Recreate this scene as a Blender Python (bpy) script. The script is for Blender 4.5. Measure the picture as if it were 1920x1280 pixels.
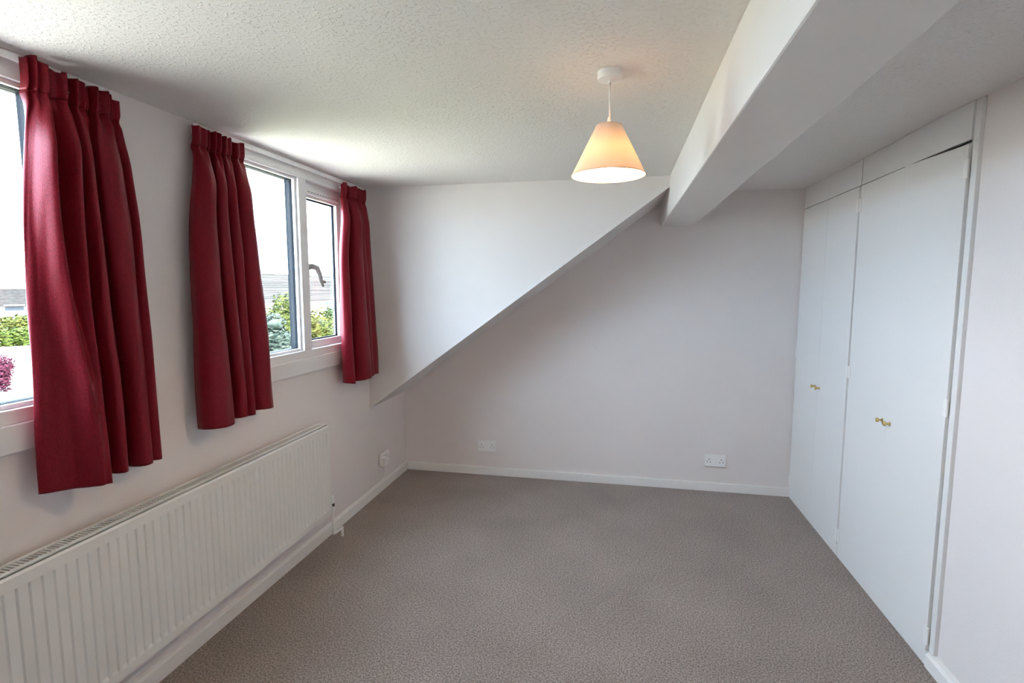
import bpy, bmesh, math, random
from mathutils import Vector, Matrix, noise
random.seed(7)
for o in list(bpy.data.objects): bpy.data.objects.remove(o)
S = bpy.context.scene
C = S.collection

# ------------------------------------------------------------------ camera
F_PX = 984.72
cam_d = bpy.data.cameras.new('camera'); cam = bpy.data.objects.new('camera', cam_d); C.objects.link(cam)
cam_d.sensor_width = 36.0; cam_d.lens = 36.0 * F_PX / 1920.0; cam_d.clip_start = 0.02; cam_d.clip_end = 500
YAW, PITCH = 0.2005, 0.1031
fw = Vector((-math.sin(YAW) * math.cos(PITCH), math.cos(YAW) * math.cos(PITCH), -math.sin(PITCH)))
rt = Vector((math.cos(YAW), math.sin(YAW), 0)); up = rt.cross(fw)
cam.matrix_world = Matrix(((rt.x, up.x, -fw.x, 0), (rt.y, up.y, -fw.y, 0), (rt.z, up.z, -fw.z, 1.5), (0, 0, 0, 1)))
S.camera = cam

# ------------------------------------------------------------------ light
SKY = 25.0
w = bpy.data.worlds.new('sky'); S.world = w; w.use_nodes = True
bg = w.node_tree.nodes['Background']; bg.inputs[0].default_value = (0.64, 0.795, 1.0, 1); bg.inputs[1].default_value = SKY
sd = bpy.data.lights.new('sun', 'SUN'); sd.energy = 64.0; sd.angle = math.radians(0.6); sd.color = (1, 0.93, 0.80)
sun = bpy.data.objects.new('sun', sd); C.objects.link(sun)
sun.rotation_euler = Vector((-0.62, 0.30, -0.80)).to_track_quat('-Z', 'Y').to_euler()
sun.location = (10, -5, 15)
S.view_settings.view_transform = 'Standard'; S.view_settings.look = 'None'
S.cycles.max_bounces = 16; S.cycles.diffuse_bounces = 10; S.cycles.transparent_max_bounces = 16
S.view_settings.gamma = 1.0; S.view_settings.exposure = 0.36; S.view_settings.use_curve_mapping = False

# ------------------------------------------------------------------ dimensions (metres)
XL = -1.705          # window wall
XR = 1.222           # wardrobe door fronts
XN = XR + 0.024      # plain wall beyond the wardrobe
YB = 3.977           # back wall
YC = 3.362           # dormer cheek
YF = -0.85           # wall behind the camera
H = 2.165
BX0, BX1, BZ = 0.283, 0.503, 1.932   # ceiling beam
GZ = -2.8            # garden level
WT = 0.10            # window wall thickness

# ------------------------------------------------------------------ materials
def mat(name, col, rough=0.6, **kw):
    m = bpy.data.materials.new(name); m.use_nodes = True
    n = m.node_tree.nodes; b = n['Principled BSDF']
    b.inputs['Base Color'].default_value = (*col, 1); b.inputs['Roughness'].default_value = rough
    for k, v in kw.items(): b.inputs[k].default_value = v
    return m
def texmix(m, c1, c2, scale, lo=0.35, hi=0.65, detail=3, bump=0.0, dist=0.002, bscale=None, stretch=None, rough=0.5):
    nt = m.node_tree; n = nt.nodes; L = nt.links; b = n['Principled BSDF']
    tc = n.new('ShaderNodeTexCoord'); src = tc.outputs['Object']
    if stretch:
        mp = n.new('ShaderNodeMapping'); mp.inputs['Scale'].default_value = stretch; L.new(src, mp.inputs[0]); src = mp.outputs[0]
    t = n.new('ShaderNodeTexNoise'); t.inputs['Scale'].default_value = scale; t.inputs['Detail'].default_value = detail; t.inputs['Roughness'].default_value = rough
    L.new(src, t.inputs['Vector'])
    r = n.new('ShaderNodeValToRGB'); r.color_ramp.elements[0].position = lo; r.color_ramp.elements[1].position = hi
    r.color_ramp.elements[0].color = (*c1, 1); r.color_ramp.elements[1].color = (*c2, 1)
    L.new(t.outputs['Fac'], r.inputs[0]); L.new(r.outputs[0], b.inputs['Base Color'])
    if bump:
        t2 = n.new('ShaderNodeTexNoise'); t2.inputs['Scale'].default_value = bscale or scale; t2.inputs['Detail'].default_value = 3
        L.new(src, t2.inputs['Vector'])
        bp = n.new('ShaderNodeBump'); bp.inputs['Strength'].default_value = bump; bp.inputs['Distance'].default_value = dist
        L.new(t2.outputs['Fac'], bp.inputs['Height']); L.new(bp.outputs[0], b.inputs['Normal'])
    return m
M = {}
M['wall'] = texmix(mat('painted_wallpaper', (.70, .66, .66), .75), (.775, .728, .716), (.800, .753, .741), 1.6, .3, .7, bump=.25, dist=.0015, bscale=110)
M['cheek'] = texmix(mat('dormer_wallpaper', (.75, .72, .70), .75), (.735, .705, .690), (.765, .737, .722), 2.0, .3, .7, bump=.22, dist=.0015, bscale=110)
M['beam'] = texmix(mat('beam_paint', (.76, .74, .72), .7), (.745, .725, .71), (.775, .755, .74), 2.0, .3, .7, bump=.10, dist=.001, bscale=120)
M['gloss'] = mat('white_gloss_paint', (.87, .86, .845), .35)
M['door'] = texmix(mat('white_satin_door', (.76, .765, .76), .42), (.80, .795, .785), (.815, .81, .80), 1.2, .3, .7)
M['shade_in'] = mat('recess_shade_tone', (.45, .42, .40), .8)  # shade put into the colour, for what shows through the wardrobe gaps
M['upvc'] = mat('white_upvc', (.80, .80, .80), .28)
M['rubber'] = mat('grey_gasket', (.010, .014, .019), .6)
M['rad'] = mat('radiator_enamel', (.78, .775, .755), .38)
M['rad_dark'] = mat('radiator_inside', (.30, .29, .28), .7)
M['plastic'] = mat('white_plastic', (.88, .88, .87), .35)
M['black'] = mat('black_plastic', (.02, .02, .02), .5)
M['hole'] = mat('pin_hole_dark', (.05, .05, .05), .8)
M['brass'] = mat('brass', (.62, .47, .20), .28, Metallic=1.0)
M['steel'] = mat('painted_steel', (.62, .60, .58), .4)
M['alloy'] = mat('worn_alloy', (.34, .31, .29), .5, Metallic=.2)
# stippled ceiling
m = mat('stippled_ceiling', (.78, .765, .735), .85); nt = m.node_tree; n = nt.nodes; L = nt.links
tc = n.new('ShaderNodeTexCoord')
t = n.new('ShaderNodeTexNoise'); t.inputs['Scale'].default_value = 85; t.inputs['Detail'].default_value = 2.5; t.inputs['Roughness'].default_value = .55
t3 = n.new('ShaderNodeTexNoise'); t3.inputs['Scale'].default_value = 3.0
L.new(tc.outputs['Object'], t.inputs['Vector']); L.new(tc.outputs['Object'], t3.inputs['Vector'])
r = n.new('ShaderNodeValToRGB'); r.color_ramp.elements[0].position = .52; r.color_ramp.elements[1].position = .72; L.new(t.outputs['Fac'], r.inputs[0])
mm = n.new('ShaderNodeMath'); mm.operation = 'MULTIPLY'; L.new(r.outputs[0], mm.inputs[0]); L.new(t3.outputs['Fac'], mm.inputs[1])
bp = n.new('ShaderNodeBump'); bp.inputs['Strength'].default_value = .75; bp.inputs['Distance'].default_value = .0045
L.new(mm.outputs[0], bp.inputs['Height']); L.new(bp.outputs[0], n['Principled BSDF'].inputs['Normal']); M['ceiling'] = m
# carpet
m = mat('taupe_carpet', (.2, .17, .15), .95); nt = m.node_tree; n = nt.nodes; L = nt.links; b = n['Principled BSDF']
tc = n.new('ShaderNodeTexCoord')
t = n.new('ShaderNodeTexNoise'); t.inputs['Scale'].default_value = 140; t.inputs['Detail'].default_value = 4.0; t.inputs['Roughness'].default_value = .75; L.new(tc.outputs['Object'], t.inputs['Vector'])
r = n.new('ShaderNodeValToRGB'); e = r.color_ramp.elements; e[0].position = .38; e[1].position = .64; e[0].color = (.078, .057, .048, 1); e[1].color = (.49, .395, .345, 1)
L.new(t.outputs['Fac'], r.inputs[0])
t2 = n.new('ShaderNodeTexNoise'); t2.inputs['Scale'].default_value = 2.3; t2.inputs['Detail'].default_value = 5; L.new(tc.outputs['Object'], t2.inputs['Vector'])
r2 = n.new('ShaderNodeValToRGB'); e = r2.color_ramp.elements; e[0].position = .32; e[1].position = .68; e[0].color = (.86, .85, .84, 1); e[1].color = (1.06, 1.06, 1.07, 1); L.new(t2.outputs['Fac'], r2.inputs[0])
mx = n.new('ShaderNodeMix'); mx.data_type = 'RGBA'; mx.blend_type = 'MULTIPLY'; mx.inputs[0].default_value = 1
L.new(r.outputs[0], mx.inputs[6]); L.new(r2.outputs[0], mx.inputs[7]); L.new(mx.outputs[2], b.inputs['Base Color'])
bp = n.new('ShaderNodeBump'); bp.inputs['Strength'].default_value = .8; bp.inputs['Distance'].default_value = .006; L.new(t.outputs['Fac'], bp.inputs['Height']); L.new(bp.outputs[0], b.inputs['Normal'])
b.inputs['Sheen Weight'].default_value = .25; M['carpet'] = m
# curtain cloth
m = mat('crimson_curtain', (.22, .012, .020), .40); texmix(m, (.100, .003, .007), (.180, .007, .014), 260, .3, .7, bump=.35, dist=.0012, bscale=420, stretch=(1, 1, .55))
b = m.node_tree.nodes['Principled BSDF']; b.inputs['Sheen Weight'].default_value = .05; b.inputs['Sheen Roughness'].default_value = .35; b.inputs['Sheen Tint'].default_value = (1, .25, .25, 1)
b.inputs['Specular IOR Level'].default_value = .50; b.inputs['Specular Tint'].default_value = (1, .30, .36, 1)
M['curtain'] = m
# thin window glass: mostly clear with a fresnel reflection
m = bpy.data.materials.new('window_glass'); m.use_nodes = True; nt = m.node_tree; n = nt.nodes; n.clear()
o_ = n.new('ShaderNodeOutputMaterial'); tr = n.new('ShaderNodeBsdfTransparent'); tr.inputs[0].default_value = (.93, .955, .95, 1)
gl = n.new('ShaderNodeBsdfGlossy'); gl.inputs['Roughness'].default_value = .02; lw = n.new('ShaderNodeLayerWeight'); lw.inputs[0].default_value = .5; pw = n.new('ShaderNodeMath'); pw.operation = 'POWER'; pw.inputs[1].default_value = 5.0; nt.links.new(lw.outputs['Facing'], pw.inputs[0]); fr = n.new('ShaderNodeMath'); fr.operation = 'MULTIPLY_ADD'; fr.inputs[1].default_value = .9; fr.inputs[2].default_value = .035; nt.links.new(pw.outputs[0], fr.inputs[0])
ms = n.new('ShaderNodeMixShader'); nt.links.new(fr.outputs[0], ms.inputs[0]); nt.links.new(tr.outputs[0], ms.inputs[1]); nt.links.new(gl.outputs[0], ms.inputs[2]); nt.links.new(ms.outputs[0], o_.inputs[0]); M['glass'] = m
# lamp shade: thin cloth that lets light through
m = bpy.data.materials.new('peach_shade_cloth'); m.use_nodes = True; nt = m.node_tree; n = nt.nodes; n.clear()
o_ = n.new('ShaderNodeOutputMaterial'); d = n.new('ShaderNodeBsdfDiffuse'); d.inputs[0].default_value = (.85, .68, .54, 1)
tl = n.new('ShaderNodeBsdfTranslucent'); tl.inputs[0].default_value = (.95, .53, .19, 1); ms = n.new('ShaderNodeMixShader'); ms.inputs[0].default_value = .024
nt.links.new(d.outputs[0], ms.inputs[1]); nt.links.new(tl.outputs[0], ms.inputs[2]); nt.links.new(ms.outputs[0], o_.inputs[0]); M['shade'] = m
M['lining'] = mat('cream_shade_lining', (.92, .88, .74), .7)
def emis(name, col, s):
    m = bpy.data.materials.new(name); m.use_nodes = True; n = m.node_tree.nodes; n.clear()
    o_ = n.new('ShaderNodeOutputMaterial'); e = n.new('ShaderNodeEmission'); e.inputs[0].default_value = (*col, 1); e.inputs[1].default_value = s
    m.node_tree.links.new(e.outputs[0], o_.inputs[0]); return m
M['bulb'] = emis('warm_bulb', (1, .70, .40), 370)
# outdoors
M['leaf_yellow'] = texmix(mat('leaf_yellow_green', (.2, .24, .04), .6), (.013, .019, .004), (.042, .048, .011), 4)
M['leaf_blue'] = texmix(mat('leaf_blue_green', (.1, .13, .1), .6), (.006, .011, .009), (.030, .038, .031), 4)
M['leaf_green'] = texmix(mat('leaf_green', (.1, .17, .05), .6), (.009, .019, .005), (.030, .044, .014), 4)
M['leaf_hedge'] = texmix(mat('leaf_hedge', (.1, .17, .05), .6), (.012, .024, .004), (.034, .048, .010), 2)
M['leaf_purple'] = texmix(mat('leaf_purple', (.13, .03, .06), .6), (.015, .003, .008), (.044, .011, .022), 6)
M['bark'] = texmix(mat('bark', (.12, .08, .06), .9), (.08, .055, .04), (.16, .11, .08), 8)
M['ground'] = texmix(mat('pale_paving', (.42, .42, .41), .9), (.30, .275, .235), (.35, .325, .28), .6)
M['lawn'] = texmix(mat('dry_lawn', (.30, .32, .16), .95), (.24, .235, .15), (.32, .30, .20), 3)
M['render'] = texmix(mat('white_render', (.6, .6, .58), .9), (.56, .56, .54), (.62, .62, .60), 2)
M['tile_grey'] = texmix(mat('grey_roof_tile', (.14, .14, .14), .85), (.011, .011, .011), (.018, .017, .016), 3)
M['tile_brown'] = texmix(mat('brown_roof_tile', (.2, .15, .12), .85), (.030, .022, .018), (.042, .031, .026), 3)
M['tile_pale'] = texmix(mat('weathered_roof_tile', (.34, .31, .29), .9), (.014, .013, .0125), (.027, .025, .024), 1.0, .42, .58, stretch=(.12, .12, 7))
M['tile_own'] = texmix(mat('plain_roof_tile', (.2, .15, .12), .85), (.17, .13, .11), (.24, .18, .15), 3)
M['dark_glass'] = mat('dark_pane', (.05, .06, .07), .1)
for k_ in ('rubber', 'leaf_yellow', 'leaf_blue', 'leaf_green', 'leaf_hedge', 'leaf_purple', 'bark', 'tile_grey', 'tile_brown', 'tile_pale', 'ground', 'lawn', 'dark_glass'):
    M[k_].node_tree.nodes['Principled BSDF'].inputs['Specular IOR Level'].default_value = .05
M['brick'] = texmix(mat('chimney_brick', (.25, .14, .10), .9), (.020, .012, .010), (.032, .020, .016), 5)

# ------------------------------------------------------------------ helpers
class MB:
    def __init__(s): s.bm = bmesh.new()
    def box(s, x0, x1, y0, y1, z0, z1, bev=0.0, seg=2):
        g = bmesh.ops.create_cube(s.bm, size=1.0, matrix=Matrix.Translation(((x0 + x1) / 2, (y0 + y1) / 2, (z0 + z1) / 2)) @ Matrix.Diagonal((x1 - x0, y1 - y0, z1 - z0, 1)))
        if bev > 0:
            es = list({e for v in g['verts'] for e in v.link_edges})
            bmesh.ops.bevel(s.bm, geom=es, offset=bev, segments=seg, affect='EDGES', profile=0.6)
        return s
    def prism(s, pts, y0, y1):          # polygon in x,z extruded along y
        a = [s.bm.verts.new((x, y0, z)) for x, z in pts]; b = [s.bm.verts.new((x, y1, z)) for x, z in pts]
        s.bm.faces.new(a); s.bm.faces.new(b[::-1]); k = len(pts)
        for i in range(k): s.bm.faces.new((a[i], b[i], b[(i + 1) % k], a[(i + 1) % k]))
        bmesh.ops.recalc_face_normals(s.bm, faces=s.bm.faces[:]); return s
    def lathe(s, prof, mtx=None, seg=32, cap=False):   # profile (r, z)
        mtx = mtx or Matrix(); rings = []
        for r_, z in prof:
            if r_ < 1e-6: rings.append([s.bm.verts.new(mtx @ Vector((0, 0, z)))])
            else: rings.append([s.bm.verts.new(mtx @ Vector((r_ * math.cos(2 * math.pi * i / seg), r_ * math.sin(2 * math.pi * i / seg), z))) for i in range(seg)])
        for A, B in zip(rings, rings[1:]):
            for i in range(seg):
                j = (i + 1) % seg
                if len(A) == 1 and len(B) == 1: continue
                if len(A) == 1: s.bm.faces.new((A[0], B[i], B[j]))
                elif len(B) == 1: s.bm.faces.new((A[i], B[0], A[j]))
                else: s.bm.faces.new((A[i], B[i], B[j], A[j]))
        bmesh.ops.recalc_face_normals(s.bm, faces=s.bm.faces[:]); return s
    def tube(s, pts, r_, seg=10):
        pts = [Vector(p) for p in pts]; rings = []
        rad = r_ if isinstance(r_, (list, tuple)) else [r_] * len(pts)
        for i, p in enumerate(pts):
            d = (pts[min(i + 1, len(pts) - 1)] - pts[max(i - 1, 0)]).normalized()
            q = d.to_track_quat('Z', 'Y')
            rings.append([s.bm.verts.new(p + q @ Vector((rad[i] * math.cos(2 * math.pi * k / seg), rad[i] * math.sin(2 * math.pi * k / seg), 0))) for k in range(seg)])
        for A, B in zip(rings, rings[1:]):
            for k in range(seg): s.bm.faces.new((A[k], A[(k + 1) % seg], B[(k + 1) % seg], B[k]))
        s.bm.faces.new(rings[0][::-1]); s.bm.faces.new(rings[-1])
        bmesh.ops.recalc_face_normals(s.bm, faces=s.bm.faces[:]); return s
    def build(s, name, material, parent=None, smooth=False, angle=None):
        me = bpy.data.meshes.new(name); s.bm.to_mesh(me); s.bm.free()
        me.materials.append(M[material] if isinstance(material, str) else material)
        if smooth:
            for p in me.polygons: p.use_smooth = True
            if angle is not None: me.set_sharp_from_angle(angle=math.radians(angle))
        o = bpy.data.objects.new(name, me); C.objects.link(o)
        if parent is not None: put(o, parent)
        return o
def put(o, parent):      # geometry is written in world space: keep it there
    bpy.context.view_layer.update() if False else None
    o.parent = parent; o.matrix_parent_inverse = world_of(parent).inverted()
def world_of(o):
    mtx = Matrix.LocRotScale(o.location, o.rotation_euler, o.scale)
    return (world_of(o.parent) @ o.matrix_parent_inverse @ mtx) if o.parent else mtx
def tag(o, label, cat, group=None, kind=None):
    o['label'] = label; o['category'] = cat
    if group: o['group'] = group
    if kind: o['kind'] = kind
    return o
def thing(name, loc, label, cat, group=None, kind=None):
    o = bpy.data.objects.new(name, None); C.objects.link(o); o.location = loc; o.empty_display_size = .05
    return tag(o, label, cat, group, kind)
def struct(name, mb, material, label, cat): return tag(mb.build(name, material), label, cat, kind='structure')
def smst(a, b, x):
    t = min(1, max(0, (x - a) / (b - a))); return t * t * (3 - 2 * t)

# ------------------------------------------------------------------ room shell
W1 = (0.36, 1.36); W2 = (1.97, 3.13)        # window openings along the wall
WZ0, WZ1 = 1.03, H
struct('floor', MB().box(XL - .1, XR + .75, YF - .1, YB + .1, -.12, 0), 'carpet', 'taupe brown speckled carpet covering the bedroom floor', 'floor')
struct('ceiling', MB().box(XL - .15, XR + .75, YF - .1, YB + .12, H, H + .25), 'ceiling', 'off-white stippled plaster ceiling of the bedroom', 'ceiling')
mb = MB()
for y0, y1 in ((YF - .1, W1[0]), (W1[1], W2[0]), (W2[1], YB + .1)): mb.box(XL - WT, XL, y0, y1, 0, H)
for y0, y1 in (W1, W2): mb.box(XL - WT, XL, y0, y1, 0, WZ0)
struct('wall_left', mb, 'wall', 'pale lilac-grey window wall above the radiator', 'wall')
struct('wall_back', MB().box(XL - WT, XR + .75, YB, YB + .12, 0, H), 'wall', 'pale grey back wall under the sloping dormer edge', 'wall')
struct('wall_closet', MB().box(XR + .62, XR + .75, 2.203, YB + .1, 0, H), 'wall', 'plain wall hidden behind the wardrobes', 'wall')
struct('wall_right', MB().box(XN, XR + .75, YF - .1, 2.203, 0, H), 'wall', 'plain pale wall beside the white wardrobes', 'wall')
struct('wall_rear', MB().box(XL - WT, XR + .75, YF - .12, YF, 0, H), 'wall', 'plain pale wall behind the viewer', 'wall')
# dormer cheek: everything above the roof slope between YC and the back wall
SL0 = (XL, 0.652); SL1 = (BX0, 2.100)
struct('wall_dormer', MB().prism([SL0, SL1, (BX0, H), (XL, H)], YC, YB), 'cheek', 'triangular dormer side wall with a long sloping lower edge', 'wall')
dx, dz = SL1[0] - SL0[0], SL1[1] - SL0[1]; ln = math.hypot(dx, dz); nx, nz = -dz / ln, dx / ln
mb = MB().prism([(SL0[0], SL0[1] - .002), (SL1[0], SL1[1] - .002), (SL1[0] + nx * .022, SL1[1] + nz * .022), (SL0[0] , SL0[1] + .030)], YC - .004, YC)
struct('trim_1', mb, 'beam', 'thin painted edge strip along the dormer slope', 'trim')
struct('trim_2', MB().box(BX0, BX1, YF, YB, BZ, H, .006), 'beam', 'boxed-in white beam running along the ceiling', 'beam')
struct('baseboard_left', MB().prism([(XL, 0), (XL + .016, 0), (XL + .016, .058), (XL + .010, .069), (XL, .072)], YF, YB), 'gloss', 'white skirting board below the radiator', 'baseboard')
mb = MB().box(XL + .016, XR + .014, YB - .016, YB, 0, .066, .005); struct('baseboard_back', mb, 'gloss', 'white skirting board along the back wall', 'baseboard')
mb = MB().prism([(XN, 0), (XN - .026, 0), (XN - .026, .050), (XN - .016, .061), (XN, .066)], YF, 2.235); struct('baseboard_right', mb, 'gloss', 'white skirting board under the plain wall beside the wardrobes', 'baseboard')

# ------------------------------------------------------------------ windows
def make_window(idx, y0, y1, ym, sash_far, label):
    root = thing('window_%d' % idx, (XL, (y0 + y1) / 2, WZ0), label, 'window', kind='structure')
    xi, xo = XL + .006, XL - .068
    zb, zt = 1.108, 2.112
    f = .042
    mb = MB()
    mb.box(xo, xi, y0, y1, zb, zb + f, .003); mb.box(xo, xi, y0, y1, zt - f * .6, zt, .003)
    mb.box(xo, xi, y0, y0 + f, zb + f, zt - f * .6, .003); mb.box(xo, xi, y1 - f, y1, zb + f, zt - f * .6, .003)
    mb.build('frame', 'upvc', root)
    MB().box(xo, xi + .001, ym - .036, ym + .036, zb + f, zt - f * .6, .003).build('mullion', 'upvc', root)
    MB().box(XL - .07, XL + .002, y0, y1, zt, H).build('head_board', 'gloss', root)
    MB().box(XL - .05, XL + .018, y0 - .01, y1 + .01, 1.026, zb, .003).build('window_board', 'upvc', root)
    a0, a1 = y0 + f, ym - .036; b0, b1 = ym + .036, y1 - f
    fx, sx = ((a0, a1), (b0, b1)) if sash_far else ((b0, b1), (a0, a1))
    z0, z1 = zb + f, zt - f * .6
    def ring(p0, p1, q0, q1, xa, xb, wd, name, m, parent, top=None, bev=.002):
        top = top or wd; mb = MB()
        mb.box(xa, xb, p0, p1, q0, q0 + wd, bev); mb.box(xa, xb, p0, p1, q1 - top, q1, bev)
        mb.box(xa, xb, p0, p0 + wd, q0 + wd, q1 - top, bev); mb.box(xa, xb, p1 - wd, p1, q0 + wd, q1 - top, bev)
        return mb.build(name, m, parent)
    # fixed light
    ring(fx[0], fx[1], z0, z1, XL - .026, XL - .010, .014, 'glazing_bead', 'upvc', root)
    ring(fx[0], fx[1], z0, z1, XL - .036, XL - .026, .016, 'gasket', 'rubber', root, bev=0)
    MB().box(XL - .034, XL - .030, fx[0] + .010, fx[1] - .010, z0 + .010, z1 - .010).build('glass_pane', 'glass', root)
    ring(fx[0], fx[1], z0, z1, XL - .066, XL - .036, .017, 'outer_bead', 'rubber', root, bev=0)
    # opening light
    s = ring(sx[0], sx[1], z0 + .002, z1, XL - .074, XL - .030, .040, 'sash', 'upvc', root, top=.085)
    ring(sx[0] + .038, sx[1] - .038, z0 + .040, z1 - .083, XL - .062, XL - .052, .010, 'gasket', 'rubber', s, bev=0)
    MB().box(XL - .058, XL - .054, sx[0] + .035, sx[1] - .035, z0 + .037, z1 - .080).build('glass_pane', 'glass', s)
    v = MB().box(XL - .030, XL - .016, sx[0] + .035, sx[1] - .02, z1 - .070, z1 - .038, .004).build('trickle_vent', 'upvc', s)
    yy = sx[0] + .05
    mb = MB()
    while yy < sx[1] - .05:
        mb.box(XL - .0165, XL - .0150, yy, yy + .020, z1 - .056, z1 - .051); yy += .030
    v2 = mb.build('vent_slots', 'rad_dark', s)
    # cockspur handle with a drooping lever
    hy = (sx[0] + .022) if sash_far else (sx[1] - .022)
    zc = 1.60; sgn = 1 if sash_far else -1
    hd = MB().box(XL - .030, XL - .012, hy - .010, hy + .012, zc - .045, zc + .035, .003).build('handle', 'alloy', s)
    lv = [(XL - .016, hy, zc + .012), (XL + .010, hy + sgn * .004, zc + .016), (XL + .034, hy + sgn * .012, zc + .006), (XL + .044, hy + sgn * .022, zc - .030), (XL + .045, hy + sgn * .030, zc - .070), (XL + .052, hy + sgn * .040, zc - .098)]
    MB().tube(lv, [.017, .017, .016, .013, .010, .006], 12).build('lever', 'alloy', s, smooth=True)
    MB().tube([(XL + .044, hy + sgn * .026, zc - .062), (XL + .058, hy + sgn * .052, zc - .074)], [.010, .007], 8).build('lever_tip', 'alloy', s, smooth=True)
    return root
make_window(1, W1[0], W1[1], 0.74, False, 'white plastic framed window beside the widest crimson curtain')
make_window(2, W2[0], W2[1], 2.637, True, 'white plastic framed window between two crimson curtains')

# ------------------------------------------------------------------ curtains
def catmull(pts, n):
    out = []; k = len(pts)
    for i in range(n):
        s = i / (n - 1) * (k - 1); j = min(int(s), k - 2); f = s - j
        p = [pts[max(0, min(k - 1, j + q))] for q in (-1, 0, 1, 2)]
        out.append(tuple(0.5 * (2 * p[1][c] + (p[2][c] - p[0][c]) * f + (2 * p[0][c] - 5 * p[1][c] + 4 * p[2][c] - p[3][c]) * f * f + (3 * p[1][c] - p[0][c] - 3 * p[2][c] + p[3][c]) * f ** 3) for c in (0, 1)))
    return out
def rail(y0, y1, label):
    root = thing('curtain_rail', (XL, (y0 + y1) / 2, H - .05), label, 'curtain rail', 'white curtain rails over the windows')
    MB().box(XL + .022, XL + .034, y0, y1, H - .034, H - .014, .003).build('track', 'plastic', root)
    for k in range(5):
        y = y0 + .06 + (y1 - y0 - .12) * k / 4
        MB().box(XL, XL + .024, y - .009, y + .009, H - .034, H - .012, .002).build('bracket', 'plastic', root)
rail(0.22, 1.50, 'white curtain rail above the window beside the widest curtain')
rail(1.88, 3.26, 'white curtain rail above the window between two curtains')
def curtain(yt, yb, ztop, zbot, prof, proft, seed, label, npl=13, tdrop=(0, 0), sway=0.0):
    root = thing('curtain', (XL + .1, (yb[0] + yb[1]) / 2, zbot), label, 'curtain', 'crimson curtains at the dormer windows')
    NU, NV = 300, 120
    P = catmull(prof, NU); Q = catmull(proft, NU)
    rnd = random.Random(seed); ph = rnd.random() * 6
    def pt(i, v):
        s = i / (NU - 1); k = smst(.10, 1.0, v)
        t = Q[i][0] + (P[i][0] - Q[i][0]) * k; d = Q[i][1] + (P[i][1] - Q[i][1]) * k
        grow = smst(.045, .20, v)                      # folds open out below the heading
        fl = .55 * smst(.05, .40, v) + .45 * smst(.05, 1.15, v) / smst(.05, 1.15, 1)
        y0 = yt[0] + (yb[0] - yt[0]) * fl; y1 = yt[1] + (yb[1] - yt[1]) * fl
        pp = math.sin(2 * math.pi * npl * s + ph + 1.2 * math.sin(5 * s + seed)) * (.0075 + .003 * math.sin(9 * s + seed)) * (1 - smst(.06, .16, v))
        dt = .060 + (d - .085) * .35 + pp
        tt = s + (t - s) * (.45 + .55 * grow)
        dd = dt + (d - dt) * grow
        z = ztop + (zbot - ztop) * v
        edge = (1 - smst(0, .08, v))
        z += edge * (.005 * math.sin(2 * math.pi * npl * .5 * s + ph) + .006 * math.sin(17 * s + ph * 2) + tdrop[0] * (1 - s) + tdrop[1] * s)
        if v > .9: z += (v - .9) * 10 * (.005 * math.sin(11 * s + seed) + .003 * math.sin(31 * s))
        nz = noise.noise(Vector((s * 4 + seed, v * 2.0, seed))) * .009 * smst(.08, .4, v) + noise.noise(Vector((s * 26 + v * 3, v * 4, seed * 3))) * .0052 * smst(.05, .2, v)
        dd += nz - .009 * math.exp(-((v - .068) / .014) ** 2)
        y = y0 + (y1 - y0) * tt + sway * math.sin(math.pi * v) + noise.noise(Vector((s * 3, v * 3, seed + 9))) * .005
        return (XL + max(dd, .026), y, z)
    vh = .062
    def sheet(v0, v1, nv, name, parent):
        vs = [pt(i, v0 + (v1 - v0) * j / nv) for j in range(nv + 1) for i in range(NU)]
        fs = [(j * NU + i, j * NU + i + 1, (j + 1) * NU + i + 1, (j + 1) * NU + i) for j in range(nv) for i in range(NU - 1)]
        me = bpy.data.meshes.new(name); me.from_pydata(vs, [], fs); me.materials.append(M['curtain'])
        for p in me.polygons: p.use_smooth = True
        o = bpy.data.objects.new(name, me); C.objects.link(o); put(o, parent)
        so = o.modifiers.new('thickness', 'SOLIDIFY'); so.thickness = .0022; so.offset = 0
        return o
    sheet(vh, 1.0, NV, 'drape', root)
    sheet(0.0, vh, 14, 'heading', root)
    for k in range(7):
        i = int((k + .5) / 7 * NU); x, y, z = pt(i, .02)
        MB().tube([(XL + .030, y, H - .030), (XL + .034, y, z - .006), (x - .003, y, z - .018)], .0028, 8).build('glide_hook', 'plastic', root)
# across each curtain: (fraction of width, distance from the wall), at the hem and just under the heading
hem1 = [(.02, .040), (-.01, .05), (.02, .065), (.10, .075), (.18, .085), (.23, .112), (.27, .140), (.30, .148), (.33, .148), (.355, .142), (.375, .125), (.388, .085), (.395, .045), (.43, .028), (.475, .028), (.488, .075), (.52, .108), (.57, .110), (.61, .085), (.620, .045), (.655, .028), (.685, .035), (.695, .080), (.74, .112), (.80, .112), (.835, .085), (.84, .062), (.86, .075), (.93, .100), (1.0, .06)]
top1 = [(.02, .04), (-.01, .05), (.0, .06), (.01, .075), (.02, .10), (.045, .13), (.08, .125), (.115, .07), (.17, .05), (.22, .085), (.27, .128), (.325, .115), (.345, .06), (.37, .036), (.42, .032), (.435, .07), (.47, .095), (.52, .09), (.535, .07), (.545, .045), (.585, .032), (.60, .06), (.61, .085), (.68, .10), (.78, .098), (.86, .08), (.875, .055), (.90, .062), (.95, .085), (1.0, .055)]
hem2 = [(.02, .05), (0, .085), (.04, .12), (.14, .14), (.25, .135), (.315, .11), (.33, .06), (.345, .032), (.40, .029), (.415, .06), (.42, .10), (.46, .12), (.51, .115), (.54, .085), (.545, .045), (.570, .042), (.580, .09), (.62, .115), (.67, .11), (.70, .08), (.705, .050), (.730, .047), (.745, .09), (.80, .12), (.90, .13), (1.0, .10), (.99, .06)]
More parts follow.
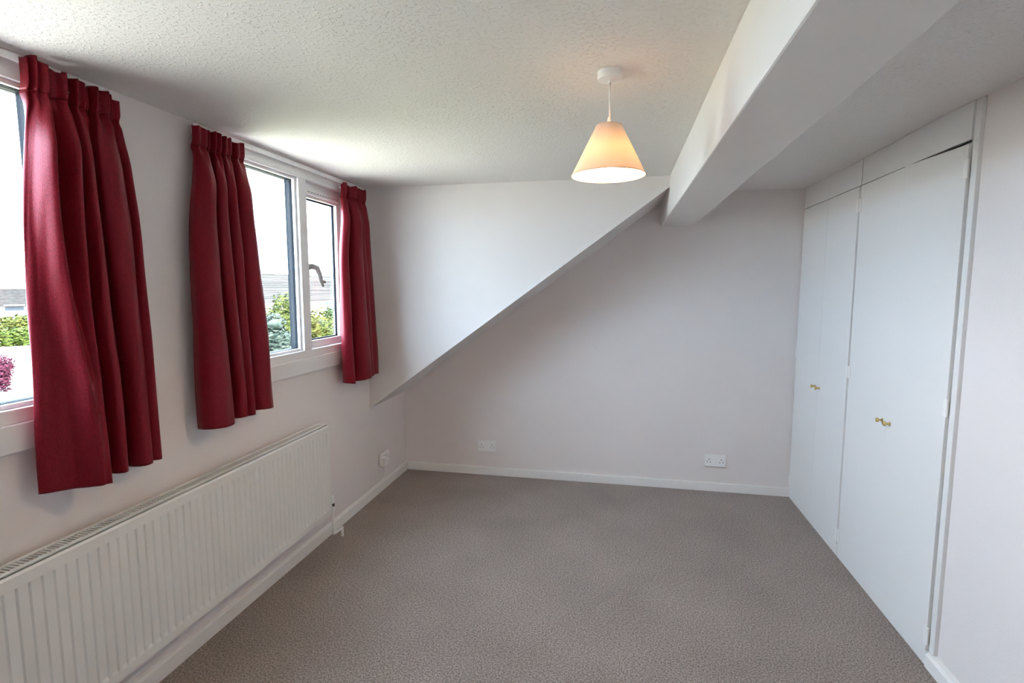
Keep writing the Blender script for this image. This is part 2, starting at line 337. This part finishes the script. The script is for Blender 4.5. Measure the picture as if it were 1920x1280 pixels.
hem3 = [(.03, .06), (0, .095), (.03, .128), (.08, .130), (.115, .10), (.125, .05), (.16, .030), (.245, .030), (.26, .06), (.27, .11), (.33, .150), (.43, .160), (.52, .140), (.575, .10), (.58, .055), (.605, .052), (.615, .09), (.67, .112), (.735, .105), (.755, .075), (.76, .058), (.785, .060), (.80, .09), (.88, .105), (.95, .095), (1.0, .065)]
def under_heading(hem, warp, k):      # the same folds, shallower and shifted, where they leave the heading
    def f(t):
        for (a0, b0), (a1, b1) in zip(warp, warp[1:]):
            if t <= a1: return b0 + (t - a0) / (a1 - a0) * (b1 - b0)
        return t
    return [(f(t) if 0 < t < 1 else t, .032 + (d - .032) * k) for t, d in hem]
top2 = under_heading(hem2, [(0, 0), (.37, .29), (.555, .55), (.72, .74), (1, 1)], .68)
top3 = under_heading(hem3, [(0, 0), (.2, .24), (.59, .55), (1, 1)], .68)
curtain((1.244, 1.528), (1.186, 1.585), 2.132, .888, hem1, top1, 1.3, 'wide crimson curtain with a broad satin fold catching the window light', tdrop=(.014, -.010))
curtain((1.845, 2.122), (1.772, 2.182), 2.132, .934, hem2, top2, 4.1, 'crimson curtain with a deep dark fold, hung above the middle of the radiator', npl=12, sway=-.01)
curtain((2.970, 3.292), (2.885, 3.338), 2.128, .915, hem3, top3, 8.7, 'narrow crimson curtain hanging next to the sloping dormer side wall', npl=11, sway=-.012)

# ------------------------------------------------------------------ radiator
RY0, RY1, RZ0, RZ1 = 0.855, 2.655, .195, .722
RF = XL + .102; RBK = XL + .036
rad = thing('radiator', (RF - .03, (RY0 + RY1) / 2, RZ0), 'long white fluted panel radiator on the wall below the curtains', 'radiator')
ys = [(RY0, 0)]; pitch = .0333; y = RY0 + .022
while y + .024 < RY1 - .010:
    ys += [(y, 0), (y + .0030, 1), (y + .0200, 1), (y + .0240, 0)]; y += pitch
ys.append((RY1, 0))
zs = [(RZ0, 0), (RZ0 + .030, 0), (RZ0 + .042, 1), (RZ1 - .047, 1), (RZ1 - .044, 0), (RZ1 - .010, 0), (RZ1 - .003, -1)]
vs, fs = [], []
for z, dz_ in zs:
    for yy, dy_ in ys: vs.append((RF - (.0055 if (dz_ == 1 and dy_ == 1) else 0) - (.006 if dz_ == -1 else 0), yy, z))
n_ = len(ys)
for j in range(len(zs) - 1):
    for i in range(n_ - 1): fs.append((j * n_ + i, j * n_ + i + 1, (j + 1) * n_ + i + 1, (j + 1) * n_ + i))
me = bpy.data.meshes.new('front_panel'); me.from_pydata(vs, [], fs); me.materials.append(M['rad'])
o = bpy.data.objects.new('front_panel', me); C.objects.link(o); put(o, rad)
so = o.modifiers.new('thickness', 'SOLIDIFY'); so.thickness = .008; so.offset = -1
MB().box(RBK - .008, RBK + .004, RY0, RY1, RZ0, RZ1, .002).build('back_panel', 'rad', rad)
MB().box(RBK + .006, RF - .020, RY0 + .01, RY1 - .01, RZ0 + .05, RZ1 - .03).build('convector_fins', 'rad_dark', rad)
for yy in (RY0, RY1 - .003): MB().box(RBK + .004, RF - .008, yy, yy + .003, RZ0 + .02, RZ1, .001).build('side_panel', 'rad', rad)
mb = MB(); zt = RZ1 + .001
mb.box(RBK - .006, RBK + .008, RY0, RY1, zt, zt + .004); mb.box(RF - .022, RF - .008, RY0, RY1, zt, zt + .004)
mb.box(RBK + .008, RF - .022, RY0, RY0 + .03, zt, zt + .004); mb.box(RBK + .008, RF - .022, RY1 - .03, RY1, zt, zt + .004)
yy = RY0 + .03
while yy < RY1 - .03:
    mb.box(RBK + .008, RF - .022, yy + .0075, yy + .0120, zt, zt + .003); yy += .0120
mb.build('top_grille', 'rad', rad)
# valve and pipe at the far end
vx, vy = RF - .022, RY1 + .044
MB().tube([(vx, RY1 - .01, RZ0 + .035), (vx, vy, RZ0 + .035)], .009, 12).build('valve_tail', 'steel', rad)
vb = MB().tube([(vx, vy, RZ0 - .01), (vx, vy, RZ0 + .05)], .011, 14).build('valve_body', 'plastic', rad)
MB().tube([(vx, vy, RZ0 + .028), (vx, vy, RZ0 + .044)], .0135, 14).build('valve_collar', 'black', vb)
MB().tube([(vx, vy, RZ0 + .05), (vx, vy, RZ0 + .085), (vx, vy, RZ0 + .092)], [.0125, .0115, .006], 14).build('valve_cap', 'plastic', vb)
pp = [(vx, vy, RZ0 - .005), (vx, vy, .062)]
for k in range(1, 6):
    a = k / 5 * math.pi / 2; pp.append((vx, vy + .014 * (1 - math.cos(a)), .062 - .014 * math.sin(a)))
pp += [(vx + .006, vy + .05, .050), (vx + .012, vy + .078, .052)]
MB().tube(pp, .0075, 12).build('pipe', 'gloss', rad, smooth=True)
MB().tube([(vx + .012, vy + .080, .060), (vx + .012, vy + .080, .002)], .0078, 12).build('pipe', 'gloss', rad)

# ------------------------------------------------------------------ sockets
def socket(origin, ux, un, label):     # ux: along the wall, un: out of the wall
    root = thing('wall_socket', origin, label, 'wall socket', 'white double wall sockets')
    o0 = Vector(origin); ux = Vector(ux); un = Vector(un); uz = Vector((0, 0, 1))
    B = Matrix((( ux.x, un.x, 0, o0.x), (ux.y, un.y, 0, o0.y), (0, 0, 1, o0.z), (0, 0, 0, 1)))
    def add(name, m, parent, *b, bev=0.0):
        mb = MB().box(*b, bev); mb.bm.transform(B); bmesh.ops.recalc_face_normals(mb.bm, faces=mb.bm.faces[:]); return mb.build(name, m, parent)
    add('back_box', 'plastic', root, -.072, .072, 0, .007, -.042, .042)
    fp = add('faceplate', 'plastic', root, -.073, .073, .007, .014, -.043, .043, bev=.003)
    for s in (-1, 1):
        add('switch_rocker', 'plastic', root, s * .0125 - .006, s * .0125 + .006, .014, .0175, .004, .024, bev=.0015)
        c = s * .043
        add('pin_hole', 'hole', root, c - .0022, c + .0022, .0138, .0144, .006, .015)
        for q in (-1, 1): add('pin_hole', 'hole', root, c + q * .011 - .0034, c + q * .011 + .0034, .0138, .0144, -.012, -.0075)
    for s in (-1, 1):
        mb = MB().lathe([(0, .0006), (.003, .0006), (.0034, 0)], Matrix.Translation((s * .0605, 0, 0)), 12)
        mb.bm.transform(B @ Matrix(((1, 0, 0, 0), (0, 0, 1, .014), (0, 1, 0, 0), (0, 0, 0, 1)))); mb.build('screw', 'steel', root)
    return B
socket((-1.010, YB, .237), (1, 0, 0), (0, -1, 0), 'white double wall socket on the back wall below the sloping edge')
socket((.715, YB, .232), (1, 0, 0), (0, -1, 0), 'white double wall socket on the back wall near the wardrobes')
B = socket((XL, 3.557, .232), (0, -1, 0), (1, 0, 0), 'white double wall socket on the window wall with a plug in it')
pl = thing('plug', (XL + .015, 3.49, .228), 'white plug with a thin cable pushed into the window wall socket', 'plug')
# plug body sits in the outlet nearer the radiator
py_, pz_ = 3.494, .226
MB().box(XL + .0145, XL + .050, py_ - .034, py_ + .030, pz_ - .034, pz_ + .030, .006, 3).build('plug_body', 'plastic', pl)
MB().box(XL + .050, XL + .052, py_ - .014, py_ + .014, pz_ - .014, pz_ + .012, .0008).build('plug_face', 'plastic', pl)
MB().tube([(XL + .034, py_, pz_ - .028), (XL + .034, py_, pz_ - .05), (XL + .032, py_ + .012, pz_ - .085), (XL + .022, py_ + .006, pz_ - .125), (XL + .012, py_ - .016, pz_ - .149)], .0032, 10).build('cable', 'plastic', pl, smooth=True)

# ------------------------------------------------------------------ pendant lamp
LX, LY = -.042, 1.732
lamp = thing('pendant_lamp', (LX, LY, H), 'lit pendant lamp with a peach cone shade hanging from the ceiling', 'lamp')
T = Matrix.Translation((LX, LY, 0))
MB().lathe([(.0, H - .001), (.0385, H - .001), (.0385, H - .020), (.0365, H - .025), (.012, H - .027), (0, H - .027)], T, 48).build('ceiling_rose', 'plastic', lamp, smooth=True, angle=40)
MB().lathe([(.0, H - .027), (.006, H - .027), (.005, H - .034), (0, H - .034)], T, 20).build('cord_grip', 'plastic', lamp, smooth=True, angle=40)
MB().tube([(LX, LY, H - .03), (LX + .001, LY, 2.09), (LX + .002, LY, 2.0)], .0026, 10).build('cord', 'plastic', lamp, smooth=True)
MB().lathe([(.0, 2.030), (.004, 2.028), (.007, 2.005), (.016, 1.985), (.019, 1.962), (.034, 1.958), (.034, 1.952), (.019, 1.948), (.019, 1.936), (0, 1.936)], T, 32).build('lamp_holder', 'plastic', lamp, smooth=True, angle=50)  # flange widened to keep bulb light off the ceiling
ZS0, ZS1, RS0, RS1 = 1.851, 2.002, .1155, .040
sh = MB().lathe([(RS0, ZS0), (RS0 + (RS1 - RS0) * .33, ZS0 + .05), (RS0 + (RS1 - RS0) * .66, ZS0 + .10), (RS1, ZS1)], T, 72).build('shade', 'shade', lamp, smooth=True)
for r_, z in ((RS0, ZS0), (RS1, ZS1)):
    MB().tube([(LX + r_ * math.cos(a), LY + r_ * math.sin(a), z) for a in [2 * math.pi * k / 72 for k in range(73)]], .0016, 8).build('shade_ring', mat('peach_binding', (.72, .50, .36), .7), sh, smooth=True)
for k in range(3):
    a = 2 * math.pi * k / 3 + .4; MB().tube([(LX + .018 * math.cos(a), LY + .018 * math.sin(a), 1.962), (LX + RS1 * math.cos(a), LY + RS1 * math.sin(a), ZS1 - .002)], .0014, 6).build('shade_carrier', 'steel', sh)

MB().lathe([(0, 1.862), (.014, 1.865), (.025, 1.876), (.0285, 1.891), (.027, 1.903), (.021, 1.915), (0, 1.915)], T, 32).build('bulb', 'bulb', lamp, smooth=True)
MB().lathe([(0, 1.9155), (.020, 1.9155), (.0165, 1.926), (.0135, 1.937), (0, 1.937)], T, 32).build('bulb_light_block', 'plastic', lamp, smooth=True, angle=50)  # unseen collar added to block the bulb's upward light

# ------------------------------------------------------------------ wardrobes
FX = XR + .018        # carcass front behind the overlay doors
DZ0, DZ1 = .064, 2.022
def wardrobe(y0, y1, label, near):
    root = thing('built_in_wardrobe', (XR + .3, (y0 + y1) / 2, 0), label, 'wardrobe', 'white built-in wardrobes')
    yi1 = y1 - .004; yi0 = y0
    mb = MB()
    mb.box(FX, XR + .60, yi0, yi0 + .018, .0, H - .005); mb.box(FX, XR + .60, yi1 - .018, yi1, .0, H - .005)
    mb.box(XR + .59, XR + .60, yi0 + .018, yi1 - .018, .0, H - .005); mb.box(FX, XR + .59, yi0 + .018, yi1 - .018, .05, .068)
    mb.box(FX + .04, XR + .59, yi0 + .018, yi1 - .018, DZ1 - .012, DZ1 + .02)
    mb.build('carcass', 'door', root)
    MB().box(XR + .003, FX, yi0 + .001, yi1, 0, DZ0 - .003, .0015).build('plinth', 'door', root)
    MB().box(XR + .004, FX, yi0 + .002, yi1 - .001, DZ1 + .0070, H - .001, .0005).build('header_panel', 'wall' if False else 'door', root)
    MB().box(FX + .022, FX + .038, yi0 + .018, yi1 - .018, .068, DZ1 - .012).build('gap_shade_sheet', 'shade_in', root)  # added sheet, its dark tone stands for shade behind the doors
    ym = (y0 + y1) / 2 + (.0 if near else -.005)
    gap = .005 if near else .012; mg = .0004 if near else .0010
    for k, (a, b_, hinge) in enumerate(((y0 + gap, ym - mg, y0 + gap), (ym + mg, yi1 - .006, yi1 - .006))):
        # doors hang a touch out of true, as the slim dark gaps show
        ang = math.radians((.10 if k == 0 else -.05) if near else (.08 if k == 0 else -.05))
        th, tm = ((-.010, .0065) if k == 0 else (.0, .0025)) if near else (.001, .001)   # top edge at hinge / meeting side
        mb = MB().box(XR, FX - .002, a, b_, DZ0, DZ1, .0006)
        R_ = Matrix.Translation((FX, hinge, 0)) @ Matrix.Rotation(ang, 4, 'Z') @ Matrix.Translation((-FX, -hinge, 0))
        mb.bm.transform(R_)
        for v in mb.bm.verts:
            if v.co.z > 1.5: v.co.z += th + (tm - th) * min(1, abs(v.co.y - hinge) / (b_ - a))
        d = mb.build('door', 'door', root)
        ky = (ym - .034) if k == 0 else (ym + .036)
        kz = .880
        Kt = Matrix.Translation((XR + .0005, ky, kz)) @ Matrix.Rotation(-math.pi / 2, 4, 'Y')
        MB().lathe([(0, -.003), (.0095, -.003), (.0095, .0020), (.0050, .0035), (.0045, .012), (.0060, .015), (.0105, .019), (.0115, .023), (.0098, .027), (.0050, .0285), (0, .0288)], Kt, 24).build('knob', 'brass', d, smooth=True, angle=50)
        for hz in (1.925, 1.045, .125):
            s = -1 if k == 0 else 1
            hm = MB().box(XR - .0022, XR + .004, min(hinge + s * .002, hinge - s * .016), max(hinge + s * .002, hinge - s * .016), hz - .034, hz + .034, .0006)
            hm.tube([(XR + .001, hinge + s * .0045, hz - .034), (XR + .001, hinge + s * .0045, hz + .034)], .0045, 10)
            hm.build('hinge', 'gloss', d)
    return root
wardrobe(3.113, YB, 'white built-in wardrobe in the corner with its doors against the back wall', False)
wr = wardrobe(2.236, 3.113, 'white built-in wardrobe between the corner wardrobe and the plain wall', True)
MB().box(XR + .010, XR + .10, 2.204, 2.235, .067, H - .001, .0015).build('end_post', 'door', wr)

# ------------------------------------------------------------------ outdoors
mb = MB().prism([(XL - WT - .002, .60), (XL - WT - .002, .45), (XL - WT - 2.05, -1.05), (XL - WT - 2.05, -.90)], -4, 8)  # unseen roof slope, added to cut ground light reaching the ceiling
tag(mb.build('roof', 'tile_own'), 'unseen brown tiled roof slope added below the dormer windows to dim the ceiling', 'roof', kind='structure')
tag(MB().box(-140, 4.5, -90, 140, GZ - .2, GZ).build('pavement', 'ground'), 'pale sunlit paving outside the windows', 'ground', kind='structure')
tag(MB().box(-24, -6, 4, 60, GZ, GZ + .02).build('lawn', 'lawn'), 'sun-bleached lawn below the windows', 'lawn', kind='structure')
def foliage(name, m, centres, n, size, parent, seed, squash=1.0):
    rnd = random.Random(seed); vs, fs = [], []
    tot = sum(c[3] ** 2 for c in centres)
    for cx, cy, cz, r_ in centres:
        for _ in range(int(1.5 * n * r_ ** 2 / tot)):
            d = Vector((rnd.gauss(0, 1), rnd.gauss(0, 1), rnd.gauss(0, 1))).normalized()
            rr = r_ * (.72 + .34 * rnd.random()) * (1 + .22 * noise.noise(d * 2.3 + Vector((cx, cy, cz))))
            p = Vector((cx, cy, cz)) + Vector((d.x, d.y, d.z * squash)) * rr
            q = (d + Vector((rnd.gauss(0, .6), rnd.gauss(0, .6), rnd.gauss(0, .6)))).normalized().to_track_quat('Z', 'Y')
            s = size * (.6 + .8 * rnd.random()); b0 = len(vs)
            for a, b_ in ((-1, 0), (0, -.5), (1, 0), (0, .5)): vs.append(tuple(p + q @ Vector((a * s, b_ * s, (abs(a) * .25) * s))))
            fs.append((b0, b0 + 1, b0 + 2, b0 + 3))
    me = bpy.data.meshes.new(name); me.from_pydata(vs, [], fs); me.materials.append(M[m])
    o = bpy.data.objects.new(name, me); C.objects.link(o)
    if parent: put(o, parent); o['kind'] = 'stuff'
    return o
def core(centres, m, parent, name='inner_leaves'):
    mb = MB()
    for cx, cy, cz, r_ in centres: bmesh.ops.create_icosphere(mb.bm, subdivisions=3, radius=r_ * .56, matrix=Matrix.Translation((cx, cy, cz)))
    for v in mb.bm.verts: v.co += Vector((noise.noise(v.co * 1.3), noise.noise(v.co * 1.3 + Vector((5, 0, 0))), noise.noise(v.co * 1.3 + Vector((0, 7, 0))))) * .34
    return mb.build(name, m, parent, smooth=True)
def bush(name, x, y, cl, n, size, m, label, cat, seed, group='trees and shrubs outside'):
    root = thing(name, (x, y, GZ), label, cat, group)
    cs = [(x + a, y + b_, GZ + c, r_) for a, b_, c, r_ in cl]
    top = max(c[2] for c in cs)
    MB().tube([(x, y, GZ - .05), (x + .05, y, GZ + (top - GZ) * .5), (x, y + .05, top)], [.16, .12, .05], 8).build('trunk', 'bark', root)
    core(cs, m, root); foliage('foliage', m, cs, n, size, root, seed)
bush('garden_tree', -14.3, 20.6, [(0, 0, 2.5, 1.25), (-.9, -.3, 2.0, 1.0), (1.0, .6, 2.3, 1.0), (.5, -.6, 1.2, 1.1), (-.4, .9, 1.4, 1.1), (.1, .1, 3.3, .75)], 5200, .085, 'leaf_yellow', 'yellow-green tree in the sun outside the window', 'tree', 3)
bush('conifer', -10.9, 15.0, [(0, 0, .8, 1.05), (0, 0, 1.7, .85), (.05, 0, 2.5, .6), (0, 0.05, 3.1, .35), (.35, -.3, 1.2, .7), (-.4, .2, 1.4, .65), (.2, .3, 2.1, .5)], 5200, .075, 'leaf_blue', 'blue-grey conifer in front of the yellow-green tree outside', 'tree', 5)
bush('garden_shrub', -16.3, 26.8, [(0, 0, 1.7, 1.15), (.9, .7, 1.5, 1.0), (-.8, -.4, 1.3, .9), (.3, .9, 2.4, .8)], 4600, .085, 'leaf_green', 'mid-green shrub seen below the window handle', 'shrub', 9)
bush('garden_shrub', -10.5, 18.5, [(0, 0, 1.4, 1.0), (.8, .8, 1.5, .9), (.1, .4, 2.0, .7)], 3600, .07, 'leaf_blue', 'grey-green shrub outside beside the narrow curtain', 'shrub', 12)
bush('purple_shrub', -25.2, 16.6, [(0, 0, .75, .62), (-.2, -.3, 1.15, .42), (.2, .2, 1.05, .45), (0, 0, .45, .6)], 3600, .06, 'leaf_purple', 'purple-leaved shrub standing on the pale paving', 'shrub', 15)
hd = thing('hedge', (-44, 31, GZ), 'long clipped green hedge beyond the paving', 'hedge', 'trees and shrubs outside')
hc = [(-44.5 + .25 * k * .62 * 4, 29.5 + .25 * k * 4 * .78, GZ + .50, .85) for k in range(-9, 12)]
core(hc, 'leaf_hedge', hd); foliage('foliage', 'leaf_hedge', hc, 9000, .13, hd, 21)
bush('garden_bush', -47.5, 34.0, [(0, 0, 1.0, 1.05), (1.0, .7, .9, .95), (-1.0, -.7, .9, 1.0)], 3600, .12, 'leaf_yellow', 'rounded pale bush rising behind the clipped hedge', 'shrub', 31)

def house(name, cx, cy, rot, wd, dp, zeave, zridge, mroof, label, windows, chimney=None, over=.35, gable=False):
    # local: x along the ridge, y towards the viewer side (front at -y)
    root = thing(name, (cx, cy, GZ), label, 'house', 'houses across the way')
    B = Matrix.Translation((cx, cy, 0)) @ Matrix.Rotation(rot, 4, 'Z')
    def add(mb, nm, m, parent=root):
        mb.bm.transform(B); bmesh.ops.recalc_face_normals(mb.bm, faces=mb.bm.faces[:]); return mb.build(nm, m, parent)
    hw, hd_ = wd / 2, dp / 2
    mb = MB(); pts = [(-hd_, GZ), (hd_, GZ), (hd_, zeave), (0, zridge - .12), (-hd_, zeave)]
    mb.prism(pts, -hw, hw); mb.bm.transform(Matrix.Rotation(-math.pi / 2, 4, 'Z')); add(mb, 'walls', 'render')
    sl = (zridge - zeave) / hd_
    for s in (-1, 1):
        y_e = hd_ + over; z_e = zeave - sl * over
        L_ = math.hypot(y_e, zridge - z_e); nrow = max(6, int(L_ / .32))
        mb = MB()
        for k in range(nrow):      # each tile course laps the one below
            f0, f1 = k / nrow, (k + 1) / nrow
            ya, za = s * y_e * (1 - f0), z_e + (zridge - z_e) * f0; yb_, zb_ = s * y_e * (1 - f1), z_e + (zridge - z_e) * f1
            q = [(-hw - .2, ya, za + .07), (hw + .2, ya, za + .07), (hw + .2, yb_, zb_ + .02), (-hw - .2, yb_, zb_ + .02)]
            q2 = [(-hw - .2, ya, za), (hw + .2, ya, za), (hw + .2, yb_, zb_ - .03), (-hw - .2, yb_, zb_ - .03)]
            v1 = [mb.bm.verts.new(p) for p in q]; v2 = [mb.bm.verts.new(p) for p in q2]
            mb.bm.faces.new(v1); mb.bm.faces.new(v2[::-1])
            for i in range(4): mb.bm.faces.new((v1[i], v2[i], v2[(i + 1) % 4], v1[(i + 1) % 4]))
        add(mb, 'roof_slope', mroof)
    mb = MB().tube([(-hw - .2, 0, zridge + .02), (hw + .2, 0, zridge + .02)], .09, 8); add(mb, 'ridge', mroof)
    for (x0, x1, z0, z1, nb) in windows:
        f = add(MB().box(x0, x1, -hd_ - .05, -hd_ + .02, z0, z1), 'window', 'upvc')
        k = (x1 - x0) / nb
        for i in range(nb): add(MB().box(x0 + k * i + .06, x0 + k * (i + 1) - .06, -hd_ - .06, -hd_ - .045, z0 + .07, z1 - .07), 'pane', 'dark_glass', f)
    if chimney is not None:
        ch = add(MB().box(chimney - .35, chimney + .35, -.3, .3, zridge - .6, zridge + .9), 'chimney', 'brick')
        for q in (-.16, .16):
            mb = MB().tube([(chimney + q, 0, zridge + .9), (chimney + q, 0, zridge + 1.25)], .10, 8); add(mb, 'chimney_pot', 'brick', ch)
    return root
# seen through the window between two curtains: ridge runs parallel to the window wall
house('house', -27.5, 41, math.pi / 2, 26, 9, .60, 2.45, 'tile_pale', 'low white house with a long weathered roof behind the shrubs', [(-8.2, -6.8, -.75, .36, 2), (-3.0, -1.6, -.75, .36, 2), (1.6, 3.0, -.75, .36, 2), (6.0, 7.4, -.75, .36, 2)])
# seen past the first curtain
fr_ = math.atan2(.81, .585)
house('house', -56.5, 40.5, fr_, 9, 7, -.15, 1.25, 'tile_grey', 'white house with a dark grey roof and three windows beyond the hedge', [(-3.6, -2.2, -1.35, -.1, 1), (-1.3, .1, -1.35, -.1, 1), (.9, 2.3, -1.35, -.1, 1), (3.0, 4.0, -1.35, -.1, 1)])
house('house', -62.5, 27.5, fr_, 10, 8, -.6, 1.5, 'tile_brown', 'brown-roofed house with a chimney beside the grey-roofed house', [(-2.2, -.8, -2.0, -.9, 1), (1.0, 2.4, -2.0, -.9, 1)], chimney=3.2)
